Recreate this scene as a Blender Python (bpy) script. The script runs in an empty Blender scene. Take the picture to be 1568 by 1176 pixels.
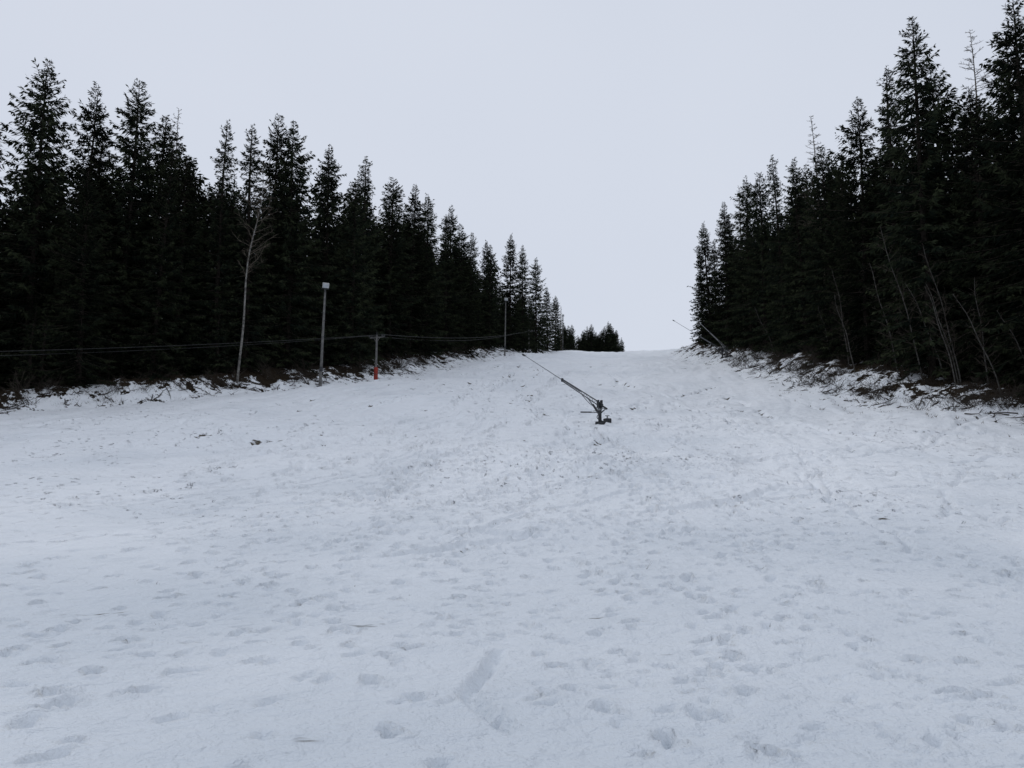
import bpy, math, random
import numpy as np
from mathutils import Vector
sc=bpy.context.scene
# ---------------------------------------------------------------- noise
def vnoise(x,y,seed=0):
    x=np.asarray(x,float);y=np.asarray(y,float)
    xi=np.floor(x).astype(np.int64);yi=np.floor(y).astype(np.int64)
    fx=x-xi;fy=y-yi
    fx=fx*fx*(3-2*fx);fy=fy*fy*(3-2*fy)
    def h(a,b):
        n=(a*374761393+b*668265263+seed*974634777)&0xffffffff
        n=((n^(n>>13))*1274126177)&0xffffffff
        n=(n^(n>>16))&0xffff
        return n/65535.0
    return (h(xi,yi)*(1-fx)+h(xi+1,yi)*fx)*(1-fy)+(h(xi,yi+1)*(1-fx)+h(xi+1,yi+1)*fx)*fy
def fbm(x,y,o=3,seed=0):
    s=0;a=1;t=0
    for i in range(o):
        s=s+a*vnoise(x*2**i,y*2**i,seed+i*17);t+=a;a*=.5
    return s/t-.5
def sstep(a,b,x):
    t=np.clip((x-a)/(b-a),0,1);return t*t*(3-2*t)
# ---------------------------------------------------------------- terrain
PP=[(-300,-6),(-50,-1.0),(0,-.05),(5,0),(10,.22),(15,.72),(20,1.38),(30,3.0),(40,4.95),(50,7.05),(60,9.4),(80,14.1),(100,18.5),(130,25.0),(160,30.9),(175,33.7),(190,36.0),(210,38),(260,40),(400,43),(1200,50)]
ty=np.arange(-320,1200,.5)
tz=np.interp(ty,[p[0] for p in PP],[p[1] for p in PP])
k=np.hanning(17);k/=k.sum()
tz=np.convolve(np.pad(tz,8,mode='edge'),k,'valid')
LB=[(-100,-80),(0,-52),(30,-42),(50,-34.5),(57,-26.5),(66,-18.5),(72,-14.5),(85,-11),(100,-8.6),(120,-4.5),(135,-1.8),(150,1.2),(165,6.5),(180,10),(230,20),(300,40),(900,200)]
RB=[(-100,40),(0,34),(42,28.4),(50,26),(62,25.6),(75,26.5),(95,27.5),(108,27),(120,27.5),(150,38),(200,54),(300,80),(900,260)]
def Lf(y):return np.interp(y,[p[0] for p in LB],[p[1] for p in LB])
def Rf(y):return np.interp(y,[p[0] for p in RB],[p[1] for p in RB])
def ground(x,y):
    x=np.asarray(x,float);y=np.asarray(y,float)
    z=np.interp(y,ty,tz)
    band=sstep(30,55,y)*(1-sstep(130,200,y)*.8)
    z=z+.40*sstep(15,27,x)*band+np.clip(x-29,0,80)*.05
    z=z-.6*(1-sstep(-32,-12,x))*band
    dl=Lf(y)-x; dr=x-Rf(y)
    z=z+1.6*sstep(-2.5,3,dl)*band+1.9*sstep(-3.6,2.2,dr)*band
    ed=sstep(-3.8,0,np.maximum(dl,dr))*band
    z=z+ed*fbm(x/1.3,y/1.3,3,77)*1.0
    z=z+fbm(x/14,y/14,2,3)*1.1*sstep(8,40,np.hypot(x,y))+fbm(x/4.5,y/5.5,2,9)*.42*sstep(4,20,y)
    return z
def gz(x,y):return float(ground(np.array([x]),np.array([y]))[0])
# ---------------------------------------------------------------- helpers
def link(o):
    sc.collection.objects.link(o);return o
class MB:
    def __init__(s):s.v=[];s.f=[];s.m=[]
    def add(s,vs,fs,m=0):
        b=len(s.v);s.v.extend([tuple(map(float,q)) for q in vs])
        s.f.extend([tuple(b+i for i in f) for f in fs]);s.m.extend([m]*len(fs))
    def tube(s,pts,rad,n=6,m=0,cap=True):
        pts=[Vector(p) for p in pts]
        if not hasattr(rad,'__len__'):rad=[rad]*len(pts)
        vs=[];fs=[]
        for i,p in enumerate(pts):
            d=(pts[min(i+1,len(pts)-1)]-pts[max(i-1,0)])
            if d.length<1e-9:d=Vector((0,0,1))
            d.normalize()
            up=Vector((0,0,1)) if abs(d.z)<.9 else Vector((1,0,0))
            a=d.cross(up).normalized();c=d.cross(a)
            for j in range(n):
                t=2*math.pi*j/n
                vs.append(p+(a*math.cos(t)+c*math.sin(t))*rad[i])
        for i in range(len(pts)-1):
            for j in range(n):
                k=(j+1)%n
                fs.append((i*n+j,i*n+k,(i+1)*n+k,(i+1)*n+j))
        if cap:
            fs.append(tuple(range(n)));fs.append(tuple((len(pts)-1)*n+j for j in range(n)))
        s.add(vs,fs,m)
    def box(s,c,sz,m=0,rz=0,tilt=0):
        c=Vector(c);hx,hy,hz=[q/2 for q in sz]
        b=min(hx,hy,hz)*.15
        vs=[];
        for (zz,ins) in ((-hz,b),(-hz+b,0),(hz-b,0),(hz,b)):
            for sx,sy in((-1,-1),(1,-1),(1,1),(-1,1)):
                q=Vector((sx*(hx-ins),sy*(hy-ins),zz))
                q=Vector((q.x,q.y*math.cos(tilt)-q.z*math.sin(tilt),q.y*math.sin(tilt)+q.z*math.cos(tilt)))
                q=Vector((q.x*math.cos(rz)-q.y*math.sin(rz),q.x*math.sin(rz)+q.y*math.cos(rz),q.z))
                vs.append(c+q)
        fs=[(3,2,1,0),(12,13,14,15)]
        for l in range(3):
            for j in range(4):
                k=(j+1)%4;fs.append((l*4+j,l*4+k,l*4+4+k,l*4+4+j))
        s.add(vs,fs,m)
    def mesh(s,name,mats):
        me=bpy.data.meshes.new(name);me.from_pydata(s.v,[],s.f)
        for m in mats:me.materials.append(m)
        me.polygons.foreach_set('material_index',s.m);me.update();return me
    def obj(s,name,mats,loc=(0,0,0)):
        o=bpy.data.objects.new(name,s.mesh(name+'_mesh',mats));o.location=loc;return link(o)
# ---------------------------------------------------------------- materials
def newmat(name,rough=.8,spec=.3):
    m=bpy.data.materials.new(name);m.use_nodes=True
    b=m.node_tree.nodes['Principled BSDF'];b.inputs['Roughness'].default_value=rough
    b.inputs['Specular IOR Level'].default_value=spec
    return m,m.node_tree,b
def noisemat(name,c1,c2,scale=3,rough=.8,bump=0,metal=0,spec=.3):
    m,nt,b=newmat(name,rough,spec);N=nt.nodes;L=nt.links
    tc=N.new('ShaderNodeTexCoord');n=N.new('ShaderNodeTexNoise');n.inputs['Scale'].default_value=scale;n.inputs['Detail'].default_value=2
    L.new(tc.outputs['Object'],n.inputs['Vector'])
    r=N.new('ShaderNodeValToRGB');r.color_ramp.elements[0].position=.35;r.color_ramp.elements[1].position=.68
    r.color_ramp.elements[0].color=(*c1,1);r.color_ramp.elements[1].color=(*c2,1)
    L.new(n.outputs['Fac'],r.inputs['Fac']);out=r.outputs['Color']
    L.new(out,b.inputs['Base Color']);b.inputs['Metallic'].default_value=metal
    return m
def needlemat():
    m=bpy.data.materials.new('spruce_needles');m.use_nodes=True;nt=m.node_tree;N=nt.nodes;L=nt.links
    N.remove(N['Principled BSDF']);d=N.new('ShaderNodeBsdfDiffuse')
    at=N.new('ShaderNodeAttribute');at.attribute_name='tint'
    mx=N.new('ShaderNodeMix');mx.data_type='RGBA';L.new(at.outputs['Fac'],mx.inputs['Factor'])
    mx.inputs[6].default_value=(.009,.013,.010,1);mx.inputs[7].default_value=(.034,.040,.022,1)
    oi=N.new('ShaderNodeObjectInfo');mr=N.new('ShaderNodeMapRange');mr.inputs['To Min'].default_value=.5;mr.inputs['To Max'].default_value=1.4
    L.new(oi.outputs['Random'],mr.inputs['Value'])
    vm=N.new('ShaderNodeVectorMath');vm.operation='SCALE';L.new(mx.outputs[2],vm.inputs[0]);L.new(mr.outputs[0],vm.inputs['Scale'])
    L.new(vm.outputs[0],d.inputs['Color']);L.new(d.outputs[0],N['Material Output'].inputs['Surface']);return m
M_need=needlemat()
M_bark=noisemat('spruce_bark',(.014,.012,.010),(.034,.028,.024),6,.9,spec=.05)
M_dead=noisemat('dead_twigs',(.03,.025,.021),(.068,.057,.046),4,.9,spec=.1)
M_larch=noisemat('larch_twigs',(.07,.06,.05),(.13,.11,.085),4,.9,spec=.1)
M_birch=noisemat('birch_bark',(.07,.065,.06),(.25,.24,.22),5,.7)
M_sap=noisemat('sapling_bark',(.035,.032,.028),(.10,.095,.085),5,.8)
M_grass=noisemat('dry_grass',(.05,.037,.022),(.12,.09,.055),3,.9,spec=.1)
M_pole=noisemat('weathered_pole',(.10,.098,.095),(.18,.175,.165),4,.8,.3)
M_galv=noisemat('galvanised_steel',(.16,.17,.18),(.28,.29,.30),8,.45,metal=.5)
M_dark=noisemat('dark_steel',(.02,.022,.025),(.05,.052,.055),8,.5)
M_lamp=noisemat('lamp_housing',(.4,.4,.39),(.55,.55,.53),6,.5)
M_glass=noisemat('lamp_glass',(.35,.37,.4),(.5,.52,.55),2,.15,spec=.6)
M_red=noisemat('red_padding',(.20,.022,.015),(.34,.04,.025),5,.7)
M_cable=noisemat('steel_cable',(.03,.03,.03),(.06,.06,.06),8,.5)
def snowmat():
    m=bpy.data.materials.new('snow_ground');m.use_nodes=True;nt=m.node_tree;N=nt.nodes;L=nt.links
    N.remove(N['Principled BSDF']);b=N.new('ShaderNodeBsdfDiffuse');b.inputs['Roughness'].default_value=0;L.new(b.outputs[0],N['Material Output'].inputs['Surface'])
    geo=N.new('ShaderNodeNewGeometry');pos=geo.outputs['Position']
    def noise(sc_,det=4,vec=None,rough=.55):
        n=N.new('ShaderNodeTexNoise');n.inputs['Scale'].default_value=sc_;n.inputs['Detail'].default_value=det;n.inputs['Roughness'].default_value=rough
        L.new(vec or pos,n.inputs['Vector']);return n.outputs['Fac']
    def math_(op,a,bb,c=None):
        n=N.new('ShaderNodeMath');n.operation=op
        for i,q in enumerate((a,bb,c)):
            if q is None:continue
            if isinstance(q,(int,float)):n.inputs[i].default_value=q
            else:L.new(q,n.inputs[i])
        return n.outputs[0]
    def mr(v,a,bb,c=0,d=1,smooth=True):
        n=N.new('ShaderNodeMapRange');n.interpolation_type='SMOOTHSTEP' if smooth else 'LINEAR'
        L.new(v,n.inputs['Value'])
        for k_,q in zip(('From Min','From Max','To Min','To Max'),(a,bb,c,d)):n.inputs[k_].default_value=q
        return n.outputs['Result']
    def mix(f,a,bb):
        n=N.new('ShaderNodeMix');n.data_type='RGBA'
        L.new(f,n.inputs['Factor'])
        for i,q in ((6,a),(7,bb)):
            if isinstance(q,tuple):n.inputs[i].default_value=(*q,1)
            else:L.new(q,n.inputs[i])
        return n.outputs[2]
    def attr(n_):
        at=N.new('ShaderNodeAttribute');at.attribute_name=n_;return at.outputs['Fac']
    snow=mix(attr('near_shade'),(.88,.90,.92),(.67,.71,.75))  # darker foreground exposure painted into the snow albedo
    mp=N.new('ShaderNodeMapping');mp.inputs['Scale'].default_value=(.7,1.6,1);mp.inputs['Rotation'].default_value=(0,0,.35);L.new(pos,mp.inputs['Vector'])
    n1=noise(1.1,4,mp.outputs['Vector'],.6)
    snow=mix(mr(n1,.5,.72,0,.3),snow,(.62,.66,.70))
    d=math_('ADD',n1,math_('MULTIPLY',attr('dirt_shade'),.36))  # bare grass spots plus rut shadows painted as dark colour
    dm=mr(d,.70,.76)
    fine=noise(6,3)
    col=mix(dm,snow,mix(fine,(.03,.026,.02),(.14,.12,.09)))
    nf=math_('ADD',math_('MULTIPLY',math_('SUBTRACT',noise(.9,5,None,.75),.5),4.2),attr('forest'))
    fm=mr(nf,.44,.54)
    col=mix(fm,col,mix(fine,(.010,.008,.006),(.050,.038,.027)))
    L.new(col,b.inputs['Color'])
    v=N.new('ShaderNodeTexVoronoi');v.inputs['Scale'].default_value=2.1
    mp2=N.new('ShaderNodeMapping');mp2.inputs['Rotation'].default_value=(0,0,.5);mp2.inputs['Scale'].default_value=(1.3,.8,.8);L.new(pos,mp2.inputs['Vector'])
    wob=N.new('ShaderNodeTexNoise');wob.inputs['Scale'].default_value=2.5;wob.inputs['Detail'].default_value=1;L.new(mp2.outputs['Vector'],wob.inputs['Vector'])
    va=N.new('ShaderNodeVectorMath');va.operation='ADD';L.new(mp2.outputs['Vector'],va.inputs[0]);L.new(wob.outputs['Color'],va.inputs[1]);L.new(va.outputs[0],v.inputs['Vector'])
    dent=mr(v.outputs['Distance'],.06,.24)
    h=math_('MULTIPLY',math_('MULTIPLY',dent,attr('farprint')),.15)
    h=math_('ADD',h,math_('MULTIPLY',noise(2.4,5,None,.66),.13))
    bp=N.new('ShaderNodeBump');bp.inputs['Strength'].default_value=1;bp.inputs['Distance'].default_value=1.0
    L.new(h,bp.inputs['Height']);L.new(bp.outputs['Normal'],b.inputs['Normal'])
    return m
M_snow=snowmat()
# ---------------------------------------------------------------- ground mesh
NX=1300;B=math.asinh(420/6)
xs=6*np.sinh(np.linspace(-B,B,NX))
t0=math.asinh(-5/6);t1=math.asinh(850/6)
ys=np.concatenate([[-300,-200,-120,-70,-40,-22,-12,-6,-2],6+6*np.sinh(np.linspace(t0,t1,1300))])
NY=len(ys)
X,Y=np.meshgrid(xs,ys)
Z=ground(X,Y)
Z+=fbm(X/.9,Y/.9,3,21)*.08*(1-sstep(40,80,Y))+fbm(X/.2,Y/.2,2,25)*.014*(1-sstep(10,20,Y))
Xr=X-Y*.22;Z+=fbm(Xr/.8+fbm(X/9,Y/9,2,5)*6,Y/9,3,41)*.30*sstep(12,36,Y)*(fbm(X/16,Y/22,2,61)>-.2)
dirt_shade=np.zeros_like(Z)  # mask for grass and dirt spots and for painted rut shadows
rr=random.Random(5)
def stamp(cx,cy,ang,L,W,dep,dirt_shade_amt=0,rim=.25):
    rad=max(L,W)*2.3
    i0,i1=np.searchsorted(xs,[cx-rad,cx+rad]);j0,j1=np.searchsorted(ys,[cy-rad,cy+rad])
    if i1-i0<2 or j1-j0<2:return
    xx=X[j0:j1,i0:i1]-cx;yy=Y[j0:j1,i0:i1]-cy
    u=(xx*math.cos(ang)+yy*math.sin(ang))/L;w=(-xx*math.sin(ang)+yy*math.cos(ang))/W
    w=w+.35*np.sin(u*2.3+cx*7+cy*3)
    d=np.sqrt(u*u+w*w)
    Z[j0:j1,i0:i1]+=-dep*np.exp(-(d**3.5))+dep*rim*np.exp(-((d-1.5)**2)*6)
    if dirt_shade_amt:dirt_shade[j0:j1,i0:i1]=np.maximum(dirt_shade[j0:j1,i0:i1],dirt_shade_amt*np.exp(-d*d))
def trail(pts,step=.55,gait=.12,dep=.13,jit=.06,size=1,dirt_shade_p=.0):
    P=[Vector(p) for p in pts];side=1
    for a,b in zip(P[:-1],P[1:]):
        d=b-a;n=max(1,int(d.length/step));dn=d.normalized();pr=Vector((-dn.y,dn.x))
        for i in range(n):
            side=-side
            c=a+d*((i+rr.random()*.25)/n)+pr*(side*gait+rr.gauss(0,jit))
            c+=pr*.35*math.sin(c.y*.5+c.x*.3)
            an=math.atan2(dn.y,dn.x)+rr.gauss(0,.3)
            g=.85+max(0,c.y-9)*.03
            L_=.145*size*rr.uniform(.65,1.15)*g;W_=.068*size*rr.uniform(.8,1.3)*g;D_=dep*rr.uniform(.35,1.3)*g
            stamp(c.x,c.y,an,L_,W_,D_,1 if rr.random()<dirt_shade_p else 0)
            if rr.random()<.5:
                stamp(c.x-dn.x*L_*.9,c.y-dn.y*L_*.9,an+rr.gauss(0,.5),L_*.5,W_*.8,D_*.6,0,.1)
T=[[(6.2,17.5),(4.8,25),(4.4,36),(4.7,41)],[(1.3,6.2),(1.8,9),(2.9,10.8),(5.2,15),(7.6,18.5),(12,30)],
[(-6,8),(-4.8,9.7),(-5,13.6),(-4,21),(-2.2,30),(0,45)],[(-2.8,5),(-1.8,6.3),(-1,8.7),(-1,13.6),(-.5,17.5),(1.9,30),(3,40)],
[(-9,12),(-7,14),(-5,18),(-3.4,25),(-1,35)],[(-3.6,5.5),(-2.2,8),(-3,12),(-2.2,17),(-1,24)],
[(-.3,5),(-1.3,7.5),(-2.5,9.5),(-4.4,12),(-7,15),(-9,19)],[(1,5.4),(.6,8),(1.5,12),(3.5,16.5),(3,22),(4,30)],
[(6,7),(5,10),(3.8,14),(3.6,20)],[(10,12),(7.5,13.5),(5.4,15.5),(2,18),(-2,20)],[(-12,14),(-8,16),(-4,19),(0,22),(4,25),(10,27),(18,26)],
[(8,25),(12,24.5),(18,24)],[(-7,10),(-5.5,11.5),(-3.2,14.5),(-1.5,20),(.3,27)],[(-13,20),(-9,24),(-5,31),(0,42)],[(-3.9,6),(-4.6,8),(-6.7,11),(-8.5,13)],
[(4.6,14),(5.1,18),(4.3,24),(4.8,32),(4.6,40)],[(-2,13),(-3,20),(-5,28),(-4,40)],[(1.6,5.2),(1.5,7),(2.2,9.5),(2.6,12)],
[(2.4,14),(3.4,20),(4.0,28),(4.6,38)],[(12,16),(9,20),(7,26),(8,36),(12,48)],[(14,30),(13,44),(16,60)],[(1,42),(2,60),(6,85)],[(-8,36),(-4,52),(0,72)],[(7,5.5),(6.2,7),(6.8,10),(9,14)],[(3.5,5),(3.2,8),(4.2,12)],
[(1.2,6),(2,8),(2.5,11),(4.4,14),(6,18)],[(-4,5.2),(-3.4,7),(-4.2,10),(-3.5,13)],[(-1,4.6),(-1.9,6),(-1.6,7.6),(-.4,9)],[(-2.2,4.6),(-3.1,6),(-5,8.4),(-6.5,9.5)],[(2.4,4.8),(3,6),(4.3,8)]]
for t in T:trail(t)
for i in range(130):
    x=rr.uniform(-13,11) if i%3 else rr.uniform(-6,3);y=rr.uniform(4.6,28);a=rr.uniform(.5,2.4);p=[(x,y)]
    for j in range(rr.randint(2,6)):
        a+=rr.uniform(-.5,.5);s=rr.uniform(1.5,4);x+=math.cos(a)*s*.7;y+=math.sin(a)*s;p.append((x,y))
    trail(p,dep=rr.uniform(.05,.13),jit=.12,size=rr.uniform(.7,1.05))
for i in range(4200):
    x=rr.gauss(-1,9);y=4.5+43*rr.random()**1.3
    if fbm(np.array([x/3]),np.array([y/3]),2,55)[0]<-.04:continue
    g=.8+max(0,y-9)*.024
    stamp(x,y,rr.gauss(1.3,.8),rr.uniform(.05,.16)*g,rr.uniform(.035,.075)*g,rr.uniform(.02,.08)*g,0)
def groove(pts,w,dep,dirt_shade_amt=0,skip=.32):
    P=[Vector(p) for p in pts]
    for a,b in zip(P[:-1],P[1:]):
        st=max(.12,w*1.2);d=b-a;n=max(1,int(d.length/st))
        for i in range(n):
            c=a+d*(i/n);c.x+=.25*math.sin(c.y*.5)+.1*math.sin(c.y*1.7);c.y+=.2*math.sin(c.x*.6)
            if vnoise(np.array([c.x*.4+w*50]),np.array([c.y*.4]),88)[0]<skip:continue
            stamp(c.x,c.y,math.atan2(d.y,d.x),st*1.25,w,dep*.55*rr.uniform(.6,1.2),dirt_shade_amt if rr.random()<.3 else 0,.15)
for g in ([(14,14),(9,20),(7,28),(6,36)],[(18,24),(11,25.5),(8,27),(6,30)],[(-14,17),(-6,24),(-3,34),(-1,50)],[(-14.6,17.3),(-6.5,24.3),(-3.5,34),(-1.4,50)],
  [(-16,26),(-8,36),(-3,50)],[(9,9),(7,14),(9,22)],[(20,17),(12,19),(9,21)],[(17,14),(13,20),(12,30)],[(.1,5),(-.2,6.5),(0,8)],[(24,22),(14,22.5),(9,24)],[(16,12),(10,17),(8,22)],
  [(14,12),(11,16),(10,24),(12,36)],[(22,24),(15,30),(12,42)],[(6,20),(12,22),(20,26)],[(5,9),(9,11),(15,15)],[(20,20),(13,26),(6,30)],[(10,18),(15,25),(22,34)]):
    groove(g,.08,.11,0,.2)
for i in range(34): # criss-crossing ski tracks
    y=rr.uniform(12,46);x=rr.uniform(2,.55*y) if i%3 else rr.uniform(-.6*y,0);a=rr.uniform(.25,2.9);p=[(x,y)]
    for j in range(rr.randint(2,4)):
        a+=rr.uniform(-.25,.25);s=rr.uniform(3,7);x+=math.cos(a)*s;y+=math.sin(a)*s;p.append((x,y))
    w_=.06+y*.002;groove(p,w_,.09+y*.001,0,.25)
    if i%2:groove([(q_[0]+.35,q_[1]+.05) for q_ in p],w_,.09,0,.3)
for g in ([(-24,38),(-10,52),(-1,70),(2,110)],[(-18,34),(-8,45),(0,62),(4,90)],[(-12,30),(-5,42),(2,58)],[(-30,42),(-16,55),(-5,80)],[(-14,44),(-6,62),(1,84)],[(20,28),(16,40),(17,60)],[(24,36),(12,40),(7,46)],[(-26,30),(-12,36),(-2,44)],
  [(18,34),(12,52),(10,80)],[(6,48),(12,60),(20,70)],[(-20,48),(-8,58),(6,64)],[(22,44),(14,50),(4,54)],[(-10,50),(-3,66),(4,100)],[(-6,40),(0,52),(8,62)],[(14,60),(8,72),(2,90)]):
    groove(g,.27,.18,.7,.36)  # wide ruts, some with their shade painted dark in the snow colour
for i in range(340):
    y=rr.uniform(28,110);x=rr.uniform(float(Lf(y)),float(Rf(y)))
    if x>6 and rr.random()<.55:continue
    stamp(x,y,rr.gauss(.5,.5),rr.uniform(.3,1.1),rr.uniform(.10,.26),.14,rr.uniform(.2,.9))  # mid-slope dashes: rut shadows and grass painted into the snow colour
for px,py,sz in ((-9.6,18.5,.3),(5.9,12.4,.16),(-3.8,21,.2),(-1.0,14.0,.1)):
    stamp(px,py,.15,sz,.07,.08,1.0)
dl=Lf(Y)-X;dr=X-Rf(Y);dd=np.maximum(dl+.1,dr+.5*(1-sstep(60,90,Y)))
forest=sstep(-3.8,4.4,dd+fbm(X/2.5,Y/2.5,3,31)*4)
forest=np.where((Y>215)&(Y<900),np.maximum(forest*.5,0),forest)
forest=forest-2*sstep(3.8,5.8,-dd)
near_shade=np.clip(.62*(1-sstep(5,26,Y))+.2*(1-sstep(20,50,Y))+fbm(X/4,Y/5,4,91)*1.2-.02,0,1)  # foreground light falloff painted into snow colour, plus random tone
farp=sstep(12,26,Y)*np.clip(sstep(-.08,.08,fbm(X/6,Y/6,3,13))+.2,0,1)
me=bpy.data.meshes.new('snow_slope_mesh')
nv=NX*NY;me.vertices.add(nv)
co=np.stack([X,Y,Z],-1).reshape(-1).astype(np.float32);me.vertices.foreach_set('co',co)
jj,ii=np.meshgrid(np.arange(NY-1),np.arange(NX-1),indexing='ij')
a=(jj*NX+ii).ravel();q=np.stack([a,a+1,a+1+NX,a+NX],-1).astype(np.int32)
nf=len(a);me.loops.add(nf*4);me.polygons.add(nf)
me.loops.foreach_set('vertex_index',q.ravel());me.polygons.foreach_set('loop_start',np.arange(nf,dtype=np.int32)*4)
me.polygons.foreach_set('use_smooth',np.ones(nf,dtype=bool))
me.update(calc_edges=True)
for nm,arr in (('forest',forest),('dirt_shade',dirt_shade),('near_shade',near_shade),('farprint',farp)):
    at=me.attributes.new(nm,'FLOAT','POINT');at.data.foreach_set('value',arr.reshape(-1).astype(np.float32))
me.materials.append(M_snow)
link(bpy.data.objects.new('snow_slope_ground',me))
# ---------------------------------------------------------------- trees
def spruce(name,seed,H=24,Rm=4.2,start=.05,dens=1.0,ragged=.25,big=1.0,pw=.72):
    rg=np.random.RandomState(seed);mb=MB()
    n=9;ph=rg.rand()*6
    tp=[(.12*math.sin(ph+i*.7)*i/n,.12*math.cos(ph+i*.5)*i/n,H*i/(n-1)) for i in range(n)]
    mb.tube(tp,[.24*(1-i/(n-1))**.8+.012 for i in range(n)],6,1)
    V=[];TT=[];z=start*H
    for i in range(12):
        zz=rg.uniform(.03*H,max(start*H,.08*H)+2);a=rg.rand()*6.28;l=rg.uniform(.5,1.9)
        d=Vector((math.cos(a),math.sin(a),rg.uniform(-.35,.05)))
        b=Vector((0,0,zz));e=b+d*l+Vector((0,0,-.15*l))
        mb.tube([b,e],[.022,.006],3,2,False)
    z0=z
    sect=rg.uniform(.78,1.15,8)
    while z<H-.12:
        t=(z-z0)/(H-z0)
        nb=rg.randint(6,9) if t<.9 else rg.randint(4,6)
        wm=rg.uniform(1-ragged,1+ragged*.6)
        a0=rg.rand()*6.28
        for bi in range(nb):
            az=a0+bi*6.283/nb+rg.normal()*.25
            zb=z+rg.normal()*.14
            L=min(Rm*((1-t)**pw),Rm*.8)*min(1,.7+t*2.5)*wm*rg.uniform(.6,1.18)*sect[int((az%6.283)/6.284*8)]+.08
            if t>.93:L*=.75
            if rg.rand()<.06:L*=1.25
            e0=math.radians(-12+50*t**1.6+rg.normal()*8)
            d=np.array([math.cos(az),math.sin(az),0]);pr=np.array([-d[1],d[0],0])
            dr=.24*(1-t)+.06
            def sp(s):
                s=np.atleast_1d(s)[:,None]
                return np.array([0,0,zb])+d*(s*L)+np.array([0,0,1.])*(s*L*math.tan(e0)-dr*L*s**1.6+.18*L*s**4)
            pts=sp(np.array([0,.5,1.]))
            mb.tube(pts,[.03*min(1,L/2)+.006,.014,.004],3,2,False)
            nt=int((L*10+5)*dens)
            s=rg.uniform(.06,1,nt)**.8
            base=sp(s)
            sd=rg.choice([-1,1],nt)*rg.uniform(.15,1,nt)
            dv=d*rg.uniform(.3,.9,nt)[:,None]+pr*sd[:,None]+np.array([0,0,-1.])*rg.uniform(-.1,1.1,nt)[:,None]
            if t>.85:dv[:,2]+=.7
            dv/=np.linalg.norm(dv,axis=1)[:,None]
            ln=((.26+.55*(1-s))*min(1,.25+L/2.4)*rg.uniform(.6,1.3,nt)+.10)[:,None]*big**.5
            rv=rg.normal(size=(nt,3));w=np.cross(dv,rv);w/=np.linalg.norm(w,axis=1)[:,None]
            w*=(rg.uniform(.035,.10,nt)*min(1,.45+L/3))[:,None]*big
            V.append(np.stack([base,base+dv*ln*.4+w,base+dv*ln,base+dv*ln*.4-w],1))
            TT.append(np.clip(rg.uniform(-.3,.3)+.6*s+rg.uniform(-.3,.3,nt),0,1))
        z+=rg.uniform(.36,.62)*(1 if t<.8 else .7)
    V=np.concatenate(V).reshape(-1,3);TT=np.concatenate(TT)
    b=len(mb.v);mb.v.extend(map(tuple,V.tolist()))
    nq=len(V)//4
    mb.f.extend([(b+4*i,b+4*i+1,b+4*i+2,b+4*i+3) for i in range(nq)]);mb.m.extend([0]*nq)
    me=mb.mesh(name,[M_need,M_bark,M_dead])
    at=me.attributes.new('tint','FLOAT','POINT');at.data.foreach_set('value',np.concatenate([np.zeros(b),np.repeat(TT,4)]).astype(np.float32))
    return me
SP=[spruce('spruce_mesh_a',1,24,4.5,.04,1.3,.25,.85),spruce('spruce_mesh_b',2,24,4.1,.04,1.3,.35,.85),spruce('spruce_mesh_c',3,24,5.2,.03,1.3,.2,.9,pw=.66),
    spruce('spruce_mesh_d',4,24,4.3,.05,1.25,.45,.85),spruce('spruce_mesh_e',5,24,4.2,.04,1.3,.3,.85,pw=.60),spruce('spruce_mesh_f',6,24,4.9,.04,1.25,.4,.9),spruce('spruce_mesh_g',7,24,3.4,.04,1.3,.45,.85,pw=.8)]
IN=[spruce('inner_spruce_mesh_%d'%i,20+i,24,4.8,.05,.34,.3,2.1) for i in range(3)]
YOUNG=[spruce('young_spruce_mesh',11,7,1.9,.02,1.1,.25),spruce('young_spruce_mesh_b',12,7,2.2,.02,1,.3)]
def bare(name,seed,H,mats,spread=.28,conic=True,lean=(0,0),r0=.14,nbr=46,start=.25,sub=5,tw=1.0,wig=.12):
    rg=random.Random(seed);mb=MB();n=12
    P=[]
    for i in range(n):
        s=i/(n-1);P.append(Vector((lean[0]*s**1.3+wig*math.sin(seed+i*.9)*s,lean[1]*s+wig*math.cos(seed+i*.7)*s,H*s)))
    mb.tube(P,[r0*(1-i/(n-1))**.85+.012 for i in range(n)],7,0)
    for b in range(nbr):
        s=start+(1-start)*(b+rg.random())/nbr
        fi=s*(n-1);i=min(int(fi),n-2);p=P[i].lerp(P[i+1],fi-i)
        a=rg.random()*6.283
        L=H*spread*((1-s)**.7+.06)*rg.uniform(.5,1.1)
        up=rg.uniform(.3,.9) if not conic else rg.uniform(-.1,.5)
        d=Vector((math.cos(a),math.sin(a),up)).normalized()
        q=[p];c=p.copy();dd=d.copy()
        for j in range(4):
            dd=(dd+Vector((rg.gauss(0,.12),rg.gauss(0,.12),rg.gauss(.05,.1)))).normalized();c=c+dd*L/4;q.append(c.copy())
        r=(.012+.018*(L/3))*tw
        mb.tube(q,[r,r*.8,r*.6,r*.42,.005],4,1,False)
        for j in range(int(sub+L*3)):
            k_=rg.uniform(.25,1)*4;ii_=min(int(k_),3);o=q[ii_].lerp(q[ii_+1],k_-ii_)
            e=(dd+Vector((rg.gauss(0,.7),rg.gauss(0,.7),rg.gauss(0,.5)))).normalized()*L*rg.uniform(.12,.35)
            mb.tube([o,o+e*.5+Vector((0,0,.02)),o+e],[.010*tw,.008*tw,.004],3,1,False)
    return mb.mesh(name,mats)
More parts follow.
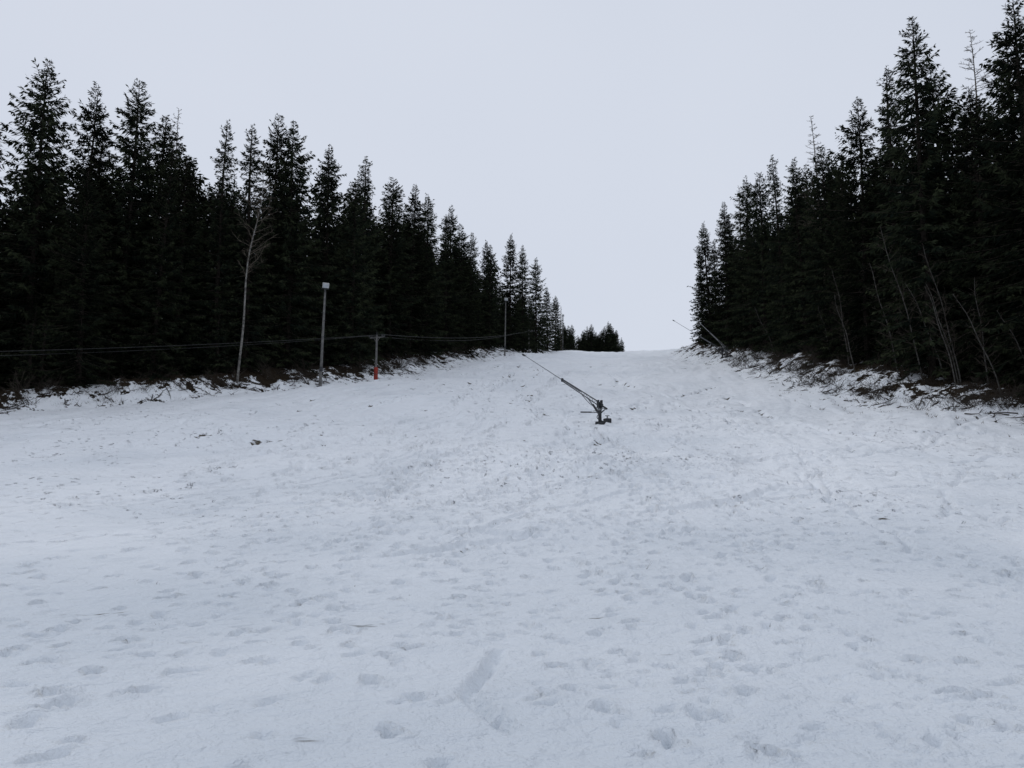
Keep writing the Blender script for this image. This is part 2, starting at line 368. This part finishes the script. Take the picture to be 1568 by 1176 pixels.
def put(me,name,x,y,s=1,rz=None,sxy=1,parent=None,sink=.15,tilt=.014):
    o=bpy.data.objects.new(name,me);o.location=(x,y,gz(x,y)-sink)
    o.rotation_euler=(rr.gauss(0,tilt),rr.gauss(0,tilt),rr.uniform(0,6.28) if rz is None else rz)
    o.scale=(s*sxy,s*sxy,s);link(o)
    if parent:o.parent=parent
    return o
LT=[(-46,47,25),(-42.5,50,23.2),(-39.5,54,22.4),(-36.2,56,26.0),(-34.3,60,21.6),(-33.6,58,24.6),(-31.5,60,25.2),(-30.4,62,23.4),(-27.4,61,19),(-25.1,63,22.9),(-22.3,67,24.4),(-20.3,68,23.8),(-18.1,72,22.6),(-15.3,76,22.2),(-13.5,82,20.7),(-12.1,88,21.5),(-10.8,94,21.4),(-9.2,104,19.8),(-7.4,112,20.2),(-3.9,128,18.6),(-.5,138,22),(2.0,145,21.6),(4.9,154,20.6),(7.8,165,14.8),(10.1,175,13.6)]
RT=[(33.5,38,24.5),(31.0,44,24.6),(32.6,47,23),(30.3,51,22.4),(27.9,50,25.6),(28.5,55,23.4),(28.3,60,22.8),(28.3,66,19.8),(28.2,72,19.8),(27.9,76,21.8),(28.4,84,21),(28.2,98,20.2),(28.7,108,18.4),(29.5,116,15.7)]
front=LT+RT
for i,(x,y,h) in enumerate(front):
    put(SP[(i*5+i//3)%7],'spruce_tree',x,y,h/24,sxy=rr.uniform(.9,1.17)/((h/24)**.5)*(.8 if h<17 else 1))
def placefill(parent,side,n_rows,seed):
    g=random.Random(seed);cnt=0
    y=-4.
    while y<205:
        dx=2.8
        while dx<n_rows+(10 if 25<y<80 else 0):
            yy=y+g.uniform(-1.8,1.8);d=dx+g.uniform(-1.4,1.4)
            x=float(Lf(yy))-d if side<0 else float(Rf(yy))+d
            ok=all((x-a)**2+(yy-b)**2>5 for a,b,_ in front)
            if side>0 and yy>112:ok=ok and x/yy>.295
            if side<0 and yy>140:ok=ok and d>4
            if yy<30:ok=ok and d>6
            if ok:
                h=g.uniform(15.5,22.6)*(1-.10*(yy>120))
                if yy>158 and side<0:h=g.uniform(11,15)
                near=dx<7 and yy>30
                put(SP[g.randint(0,6)] if near else IN[g.randint(0,2)],'forest_spruce',x,yy,h/24,sxy=g.uniform(.95,1.2),parent=parent);cnt+=1
            dx+=4.6
        y+=4.5
    return cnt
pl=link(bpy.data.objects.new('spruce_forest',None));pr_=link(bpy.data.objects.new('spruce_forest',None))
print('fill',placefill(pl,-1,30,1),placefill(pr_,1,28,2))
yp=link(bpy.data.objects.new('young_spruce_edge',None))
for i in range(170):
    y=rr.uniform(36,150)
    if rr.random()<.5:x=float(Lf(y))-rr.uniform(2.5,6)
    else:
        y=min(y,112)+rr.uniform(-2,2);x=float(Rf(y))+rr.uniform(2,6)
    put(YOUNG[i%2],'young_spruce',x,y,rr.uniform(.3,.95),parent=yp)
dp=link(bpy.data.objects.new('distant_trees',None))
for i in range(75):
    y=rr.uniform(232,262);u=rr.uniform(.06,.147);x=u*y
    h=rr.uniform(12.0,15.5)*(1 if u<.136 else .84)
    put(IN[i%3],'distant_spruce',x,y,h/24,sxy=1.0,parent=dp)
for i,(x,y,h) in enumerate([(-29.6,65,24.6),(33.4,52,25.4),(29.9,70.5,23.8),(30.7,99,22),(12.5,192,13)]):
    put(bare('larch_mesh%d'%i,30+i,h,[M_larch,M_larch],.13,True,nbr=110,start=.5,sub=9,tw=1.3),'bare_larch_tree',x,y)
put(bare('birch_mesh',50,19,[M_birch,M_larch],.24,False,(1.1,-.6),.095,46,.45,tw=1.1,wig=.3),'birch_tree',-22.6,62.2,rz=0)
rs=random.Random(77)
sap=[(26.9,49.5,10.5,-2.4),(26.6,52,8,-1.7),(27.3,46.5,6.5,-1.8),(28.4,44,6,-2.4),(26.8,60,8,-1.1),(27.9,47,9,-1.9),(25.9,57,6,-1.4)]
for i in range(6):
    y=rs.uniform(42,88);sap.append((float(Rf(y))+rs.uniform(.2,2.2),y,rs.uniform(4,9),-rs.uniform(.3,2.6)))
for i,(x,y,h,lx) in enumerate(sap):
    put(bare('sapling_mesh%d'%i,60+i,h,[M_sap,M_dead],.24,False,(lx,-.5),.032,26,.2,5,wig=.2),'bare_sapling',x,y,rz=0)
def shrub(name,seed,h):
    rg=random.Random(seed);mb=MB()
    for i in range(22):
        a=rg.random()*6.283;l=h*rg.uniform(.4,1);d=Vector((math.cos(a)*rg.uniform(.1,.9),math.sin(a)*rg.uniform(.1,.9),rg.uniform(.4,1))).normalized()
        c=Vector((rg.gauss(0,.25),rg.gauss(0,.25),-.05));q=[c.copy()]
        for j in range(4):
            d=(d+Vector((rg.gauss(0,.15),rg.gauss(0,.15),-.06))).normalized();c=c+d*l/4;q.append(c.copy())
        mb.tube(q,[.014,.012,.009,.007,.004],3,0,False)
        for j in range(6):
            o=q[rg.randint(1,3)].lerp(q[4],rg.random());mb.tube([o,o+(d+Vector((rg.gauss(0,.6),rg.gauss(0,.6),rg.gauss(0,.4))))*l*.22],[.008,.004],3,0,False)
    return mb.mesh(name,[M_dead])
SH=[shrub('shrub_mesh%d'%i,80+i,1.6) for i in range(4)]
bp_=link(bpy.data.objects.new('forest_edge_brush',None))
for i in range(300):
    y=rr.uniform(34,118)
    if rr.random()<.4:x=float(Lf(y))-rr.uniform(-.9,4)
    else:y=rr.uniform(36,90);x=float(Rf(y))+rr.uniform(-2.2,4)
    put(SH[i%4],'brush_clump',x,y,rr.uniform(.35,1.3),parent=bp_)
for (x,y,s) in [(26.6,43.5,1.0),(27.6,42.5,1.2),(25.4,44,.8),(24.6,46,.6)]:put(SH[1],'bare_shrub',x,y,s)
mb=MB()
def blade(x,y,h,w=.012,m=0):
    z=gz(x,y)-.03;a=rr.random()*6.28;lx=rr.gauss(0,.45)*h;ly=rr.gauss(0,.45)*h
    mb.add([(x-w*math.cos(a),y-w*math.sin(a),z),(x+w*math.cos(a),y+w*math.sin(a),z),(x+lx,y+ly,z+h)],[(0,1,2)],m)
for i in range(1200):
    y=rr.uniform(36,125);left=rr.random()<.5
    off=abs(rr.gauss(0,1.6))-1.8
    x=float(Lf(y))+off if left else float(Rf(y))-off
    for j in range(10):blade(x+rr.gauss(0,.2),y+rr.gauss(0,.2),rr.uniform(.06,.26),.014)
for i in range(110):
    y=rr.uniform(36,60);x=float(Rf(y))-rr.uniform(0,6)
    for j in range(4):blade(x+rr.gauss(0,.08),y+rr.gauss(0,.08),rr.uniform(.05,.2),.02)
for i in range(100):
    y=rr.uniform(9,60);x=rr.uniform(-.5,.5)*y
    for j in range(rr.randint(1,3)):blade(x+rr.gauss(0,.03),y+rr.gauss(0,.03),rr.uniform(.03,.07),.004)
for j in range(2):blade(2.08,12.3,.2,.008)
mb.obj('dry_grass_stubble',[M_grass])
mb=MB()
for i in range(420):
    y=rr.uniform(38,80)
    if i%2:x=float(Rf(y))+rr.uniform(-3.2,2)
    else:x=float(Lf(y))+rr.uniform(-3,2.0)
    a=rr.uniform(0,6.28);l=rr.uniform(.3,1.5)
    z=gz(x,y)+.03;p=[Vector((x,y,z))]
    for j in range(3):
        n_=p[-1]+Vector((math.cos(a),math.sin(a),0))*l/3+Vector((rr.gauss(0,.06),rr.gauss(0,.06),0));n_.z=gz(n_.x,n_.y)+rr.uniform(0,.14);p.append(n_)
    mb.tube(p,[.035,.032,.02,.008],4)
    for j in range(4):
        o=p[rr.randint(1,2)];mb.tube([o,o+Vector((rr.gauss(0,.3),rr.gauss(0,.3),rr.uniform(.05,.35)))],[.012,.005],3)
mb.obj('fallen_branches',[M_dead])
# ---------------------------------------------------------------- floodlight masts
def lampmast(x,y,H,rz=0,name='floodlight_mast'):
    mb=MB();mb.tube([(0,0,-.4),(0,0,H*.5),(.0,0,H)],[.14,.11,.075],10,0)
    mb.tube([(0,0,H*.15),(0,0,H*.15+.05)],.155,10,1)
    mb.tube([(-.32,-.1,H-.25),(.32,-.1,H-.25)],.035,6,1)
    mb.tube([(0,-.02,H-.6),(0,-.32,H-.1)],.03,6,1)
    mb.box((.0,-.38,H+.0),(.56,.26,.42),2,0,tilt=.5)
    mb.box((.0,-.50,H-.075),(.46,.04,.34),3,0,tilt=.5)
    for k_ in range(9):
        zz=1.6+k_*.7
        if zz<H-1:mb.tube([(0,-.12,zz),((-1)**k_*.24,-.14,zz)],.013,4,1)
    mb.tube([(.1,.02,0),(.1,.02,H-.4)],.018,5,1)
    mb.box((.0,-.2,1.5),(.26,.14,.4),1)
    o=mb.obj(name,[M_pole,M_dark,M_lamp,M_glass],(x,y,gz(x,y)));o.rotation_euler=(0,.015,rz)
lampmast(-16.6,65.5,8.9,.35)
lampmast(-1.2,125,9.6,.2)
lampmast(12.4,184,9.6,0)
# ---------------------------------------------------------------- drag lift pylons + cables
pyl=[(-55,28,3.9),(-12.8,71,4.4),(3.3,147,4.7),(22,235,5)]
tops=[]
dirs=Vector((.4,.9,0)).normalized();per=Vector((.9,-.4,0)).normalized()
for k_,(x,y,H) in enumerate(pyl):
    mb=MB();mb.tube([(0,0,-.4),(0,0,H)],[.12,.09],10,0)
    for w,zz in ((.75,H-.25),):
        mb.tube([-per*w+Vector((0,0,zz)),per*w+Vector((0,0,zz))],.055,6,0)
    for s in(-1,1):
        c=per*(.7*s)+Vector((0,0,H-.12))
        for dlt in(-.18,.18):
            cc=c+dirs*dlt;mb.tube([cc-per*.03,cc+per*.03],.11,12,1)
        mb.tube([c-dirs*.25-Vector((0,0,.05)),c+dirs*.25-Vector((0,0,.05))],.03,5,1)
        mb.tube([per*(.35*s)+Vector((0,0,H-.25)),Vector((0,0,H-.75))],.03,5,0)
    mb.tube([(0,0,H),(0,0,H+.3)],.03,6,1)
    if k_ <2:
        mb.tube([(0,0,.0),(0,0,.06),(0,0,1.25),(0,0,1.3)],[.15,.19,.19,.14],12,2)
        mb.tube([(0,0,.6),(0,0,.66)],.195,12,1)
    g=gz(x,y);mb.obj('drag_lift_pylon',[M_pole,M_dark,M_red],(x,y,g))
    tops.append(Vector((x,y,g+H-.02)))
mb=MB()
for s in(-1,1):
    for a_,b_ in zip(tops[:-1],tops[1:]):
        pts=[]
        L=(b_-a_).length
        for i in range(25):
            t=i/24;p=a_.lerp(b_,t)+per*(.7*s);p.z-=4*(.014*L)*t*(1-t)*(1 if s<0 else .75);p.z=max(p.z,gz(p.x,p.y)+1.5);pts.append(p)
        mb.tube(pts,.014,4)
mb.obj('drag_lift_cable',[M_cable])
# ---------------------------------------------------------------- snowmaking lances
def lance(x,y,vec,piv=1.05):
    g=gz(x,y);v=Vector(vec);L=v.length;d=v.normalized();sd=d.cross(Vector((0,0,1))).normalized();up=sd.cross(d).normalized()
    mb=MB();P=Vector((0,0,piv))
    mb.box((0,0,.0),(.5,.45,.14),1)
    mb.tube([(0,0,0),(0,0,piv+.1)],[.10,.085],10,1)
    mb.tube([(0,0,piv-.35),(0,0,piv-.25)],.13,10,0)
    for s in(-1,1):mb.box(P+sd*.11*s+Vector((0,0,.02)),(.05,.2,.42),1,math.atan2(sd.y,sd.x))
    mb.tube([P-d*.75,P+d*.2],.055,8,1)
    mb.tube([(0,0,.45),P+d*1.35-up*.06],[.045,.03],8,0)
    mb.tube([(.02,0,.4),Vector((0,0,.45)).lerp(P+d*1.35,.55)],.06,8,1)
    Lt=L*.44
    a=P-d*.3
    mb.tube([a+up*.09,P+d*Lt+up*.05],.035,8,1);mb.tube([a-up*.11,P+d*Lt-up*.06],.03,8,1)
    for i in range(7):
        t0_=i/7*Lt;t1_=(i+.5)/7*Lt;t2_=(i+1)/7*Lt
        mb.tube([P+d*t0_-up*.1,P+d*t1_+up*.075],.013,5,0,False);mb.tube([P+d*t1_+up*.075,P+d*t2_-up*.08],.013,5,0,False)
    mb.box(P+d*Lt,(.14,.14,.2),1)
    mb.tube([P+d*Lt*.5,P+d*L*.97],[.032,.022],8,0)
    mb.tube([P+d*L*.965,P+d*L*.985,P+d*L],[.05,.07,.05],10,1)
    for s in(-1,1):mb.tube([P+d*L*.97,P+d*L*.97+sd*.13*s+up*.05],[.03,.02],6,1)
    for k_ in(0,1):
        q=[]
        for i in range(13):
            t=i/12;q.append(Vector((.12+.1*k_,-.1,.08)).lerp(P-d*.7,t)+Vector((-.3-.12*k_,-.1,-.1))*math.sin(math.pi*t)*1.1)
        mb.tube(q,.022,7,1)
        q=[P-d*.7+(P+d*1.9-up*.12-(P-d*.7))*(i/10)-Vector((0,0,.28))*math.sin(math.pi*i/10) for i in range(11)]
        mb.tube(q,.018,6,1)
    mb.box((.42,.1,.14),(.34,.34,.26),1,.3);mb.tube([(.42,.1,.25),(.42,.1,.42)],.04,8,0);mb.tube([(.3,.1,.42),(.54,.1,.42)],.02,6,1)
    mb.box((-.75,.1,.62),(.62,.05,.07),1,.1);mb.tube([(-.5,.1,.6),(0,0,.6)],.022,6,1)
    return mb.obj('snowmaking_lance',[M_galv,M_dark],(x,y,g))
lance(4.85,42,(-4.15,8,4.25))
lance(26.3,94,(-4.8,6,5.2));lance(26.0,91,(-2.4,8,6.2))
# ---------------------------------------------------------------- world, sun, camera
w=bpy.data.worlds.new('World');sc.world=w;w.use_nodes=True;nt=w.node_tree
sky=nt.nodes.new('ShaderNodeTexSky');sky.sky_type='NISHITA';sky.sun_disc=False;sky.sun_elevation=math.radians(42);sky.sun_rotation=math.radians(-35)
mx=nt.nodes.new('ShaderNodeMix');mx.data_type='RGBA';mx.inputs['Factor'].default_value=.965
tc=nt.nodes.new('ShaderNodeTexCoord');nz=nt.nodes.new('ShaderNodeTexNoise');nz.inputs['Scale'].default_value=1.3;nz.inputs['Detail'].default_value=3
nt.links.new(tc.outputs['Generated'],nz.inputs['Vector'])
rp=nt.nodes.new('ShaderNodeValToRGB');rp.color_ramp.elements[0].position=.3;rp.color_ramp.elements[1].position=.7
rp.color_ramp.elements[0].color=(.61,.66,.765,1);rp.color_ramp.elements[1].color=(.67,.715,.81,1)
nt.links.new(nz.outputs['Fac'],rp.inputs['Fac'])
vm=nt.nodes.new('ShaderNodeVectorMath');vm.operation='SCALE';vm.inputs['Scale'].default_value=10
nt.links.new(rp.outputs['Color'],vm.inputs[0])
nt.links.new(sky.outputs['Color'],mx.inputs[6]);nt.links.new(vm.outputs[0],mx.inputs[7])
bg=nt.nodes['Background'];bg.inputs['Strength'].default_value=.1;nt.links.new(mx.outputs[2],bg.inputs['Color'])
sl=bpy.data.lights.new('sun','SUN');sl.energy=.6;sl.angle=math.radians(14);sl.color=(1,.98,.95)
so=link(bpy.data.objects.new('sun',sl));so.rotation_euler=(math.radians(-54),0,math.radians(35))
cam=bpy.data.cameras.new('camera');cam.lens=26.86;cam.sensor_width=36;cam.clip_end=3000
co_=link(bpy.data.objects.new('camera',cam));co_.location=(0,0,1.7);co_.rotation_euler=(math.radians(98),0,0)
sc.camera=co_
sc.view_settings.view_transform='Standard';sc.view_settings.look='None';sc.view_settings.exposure=0
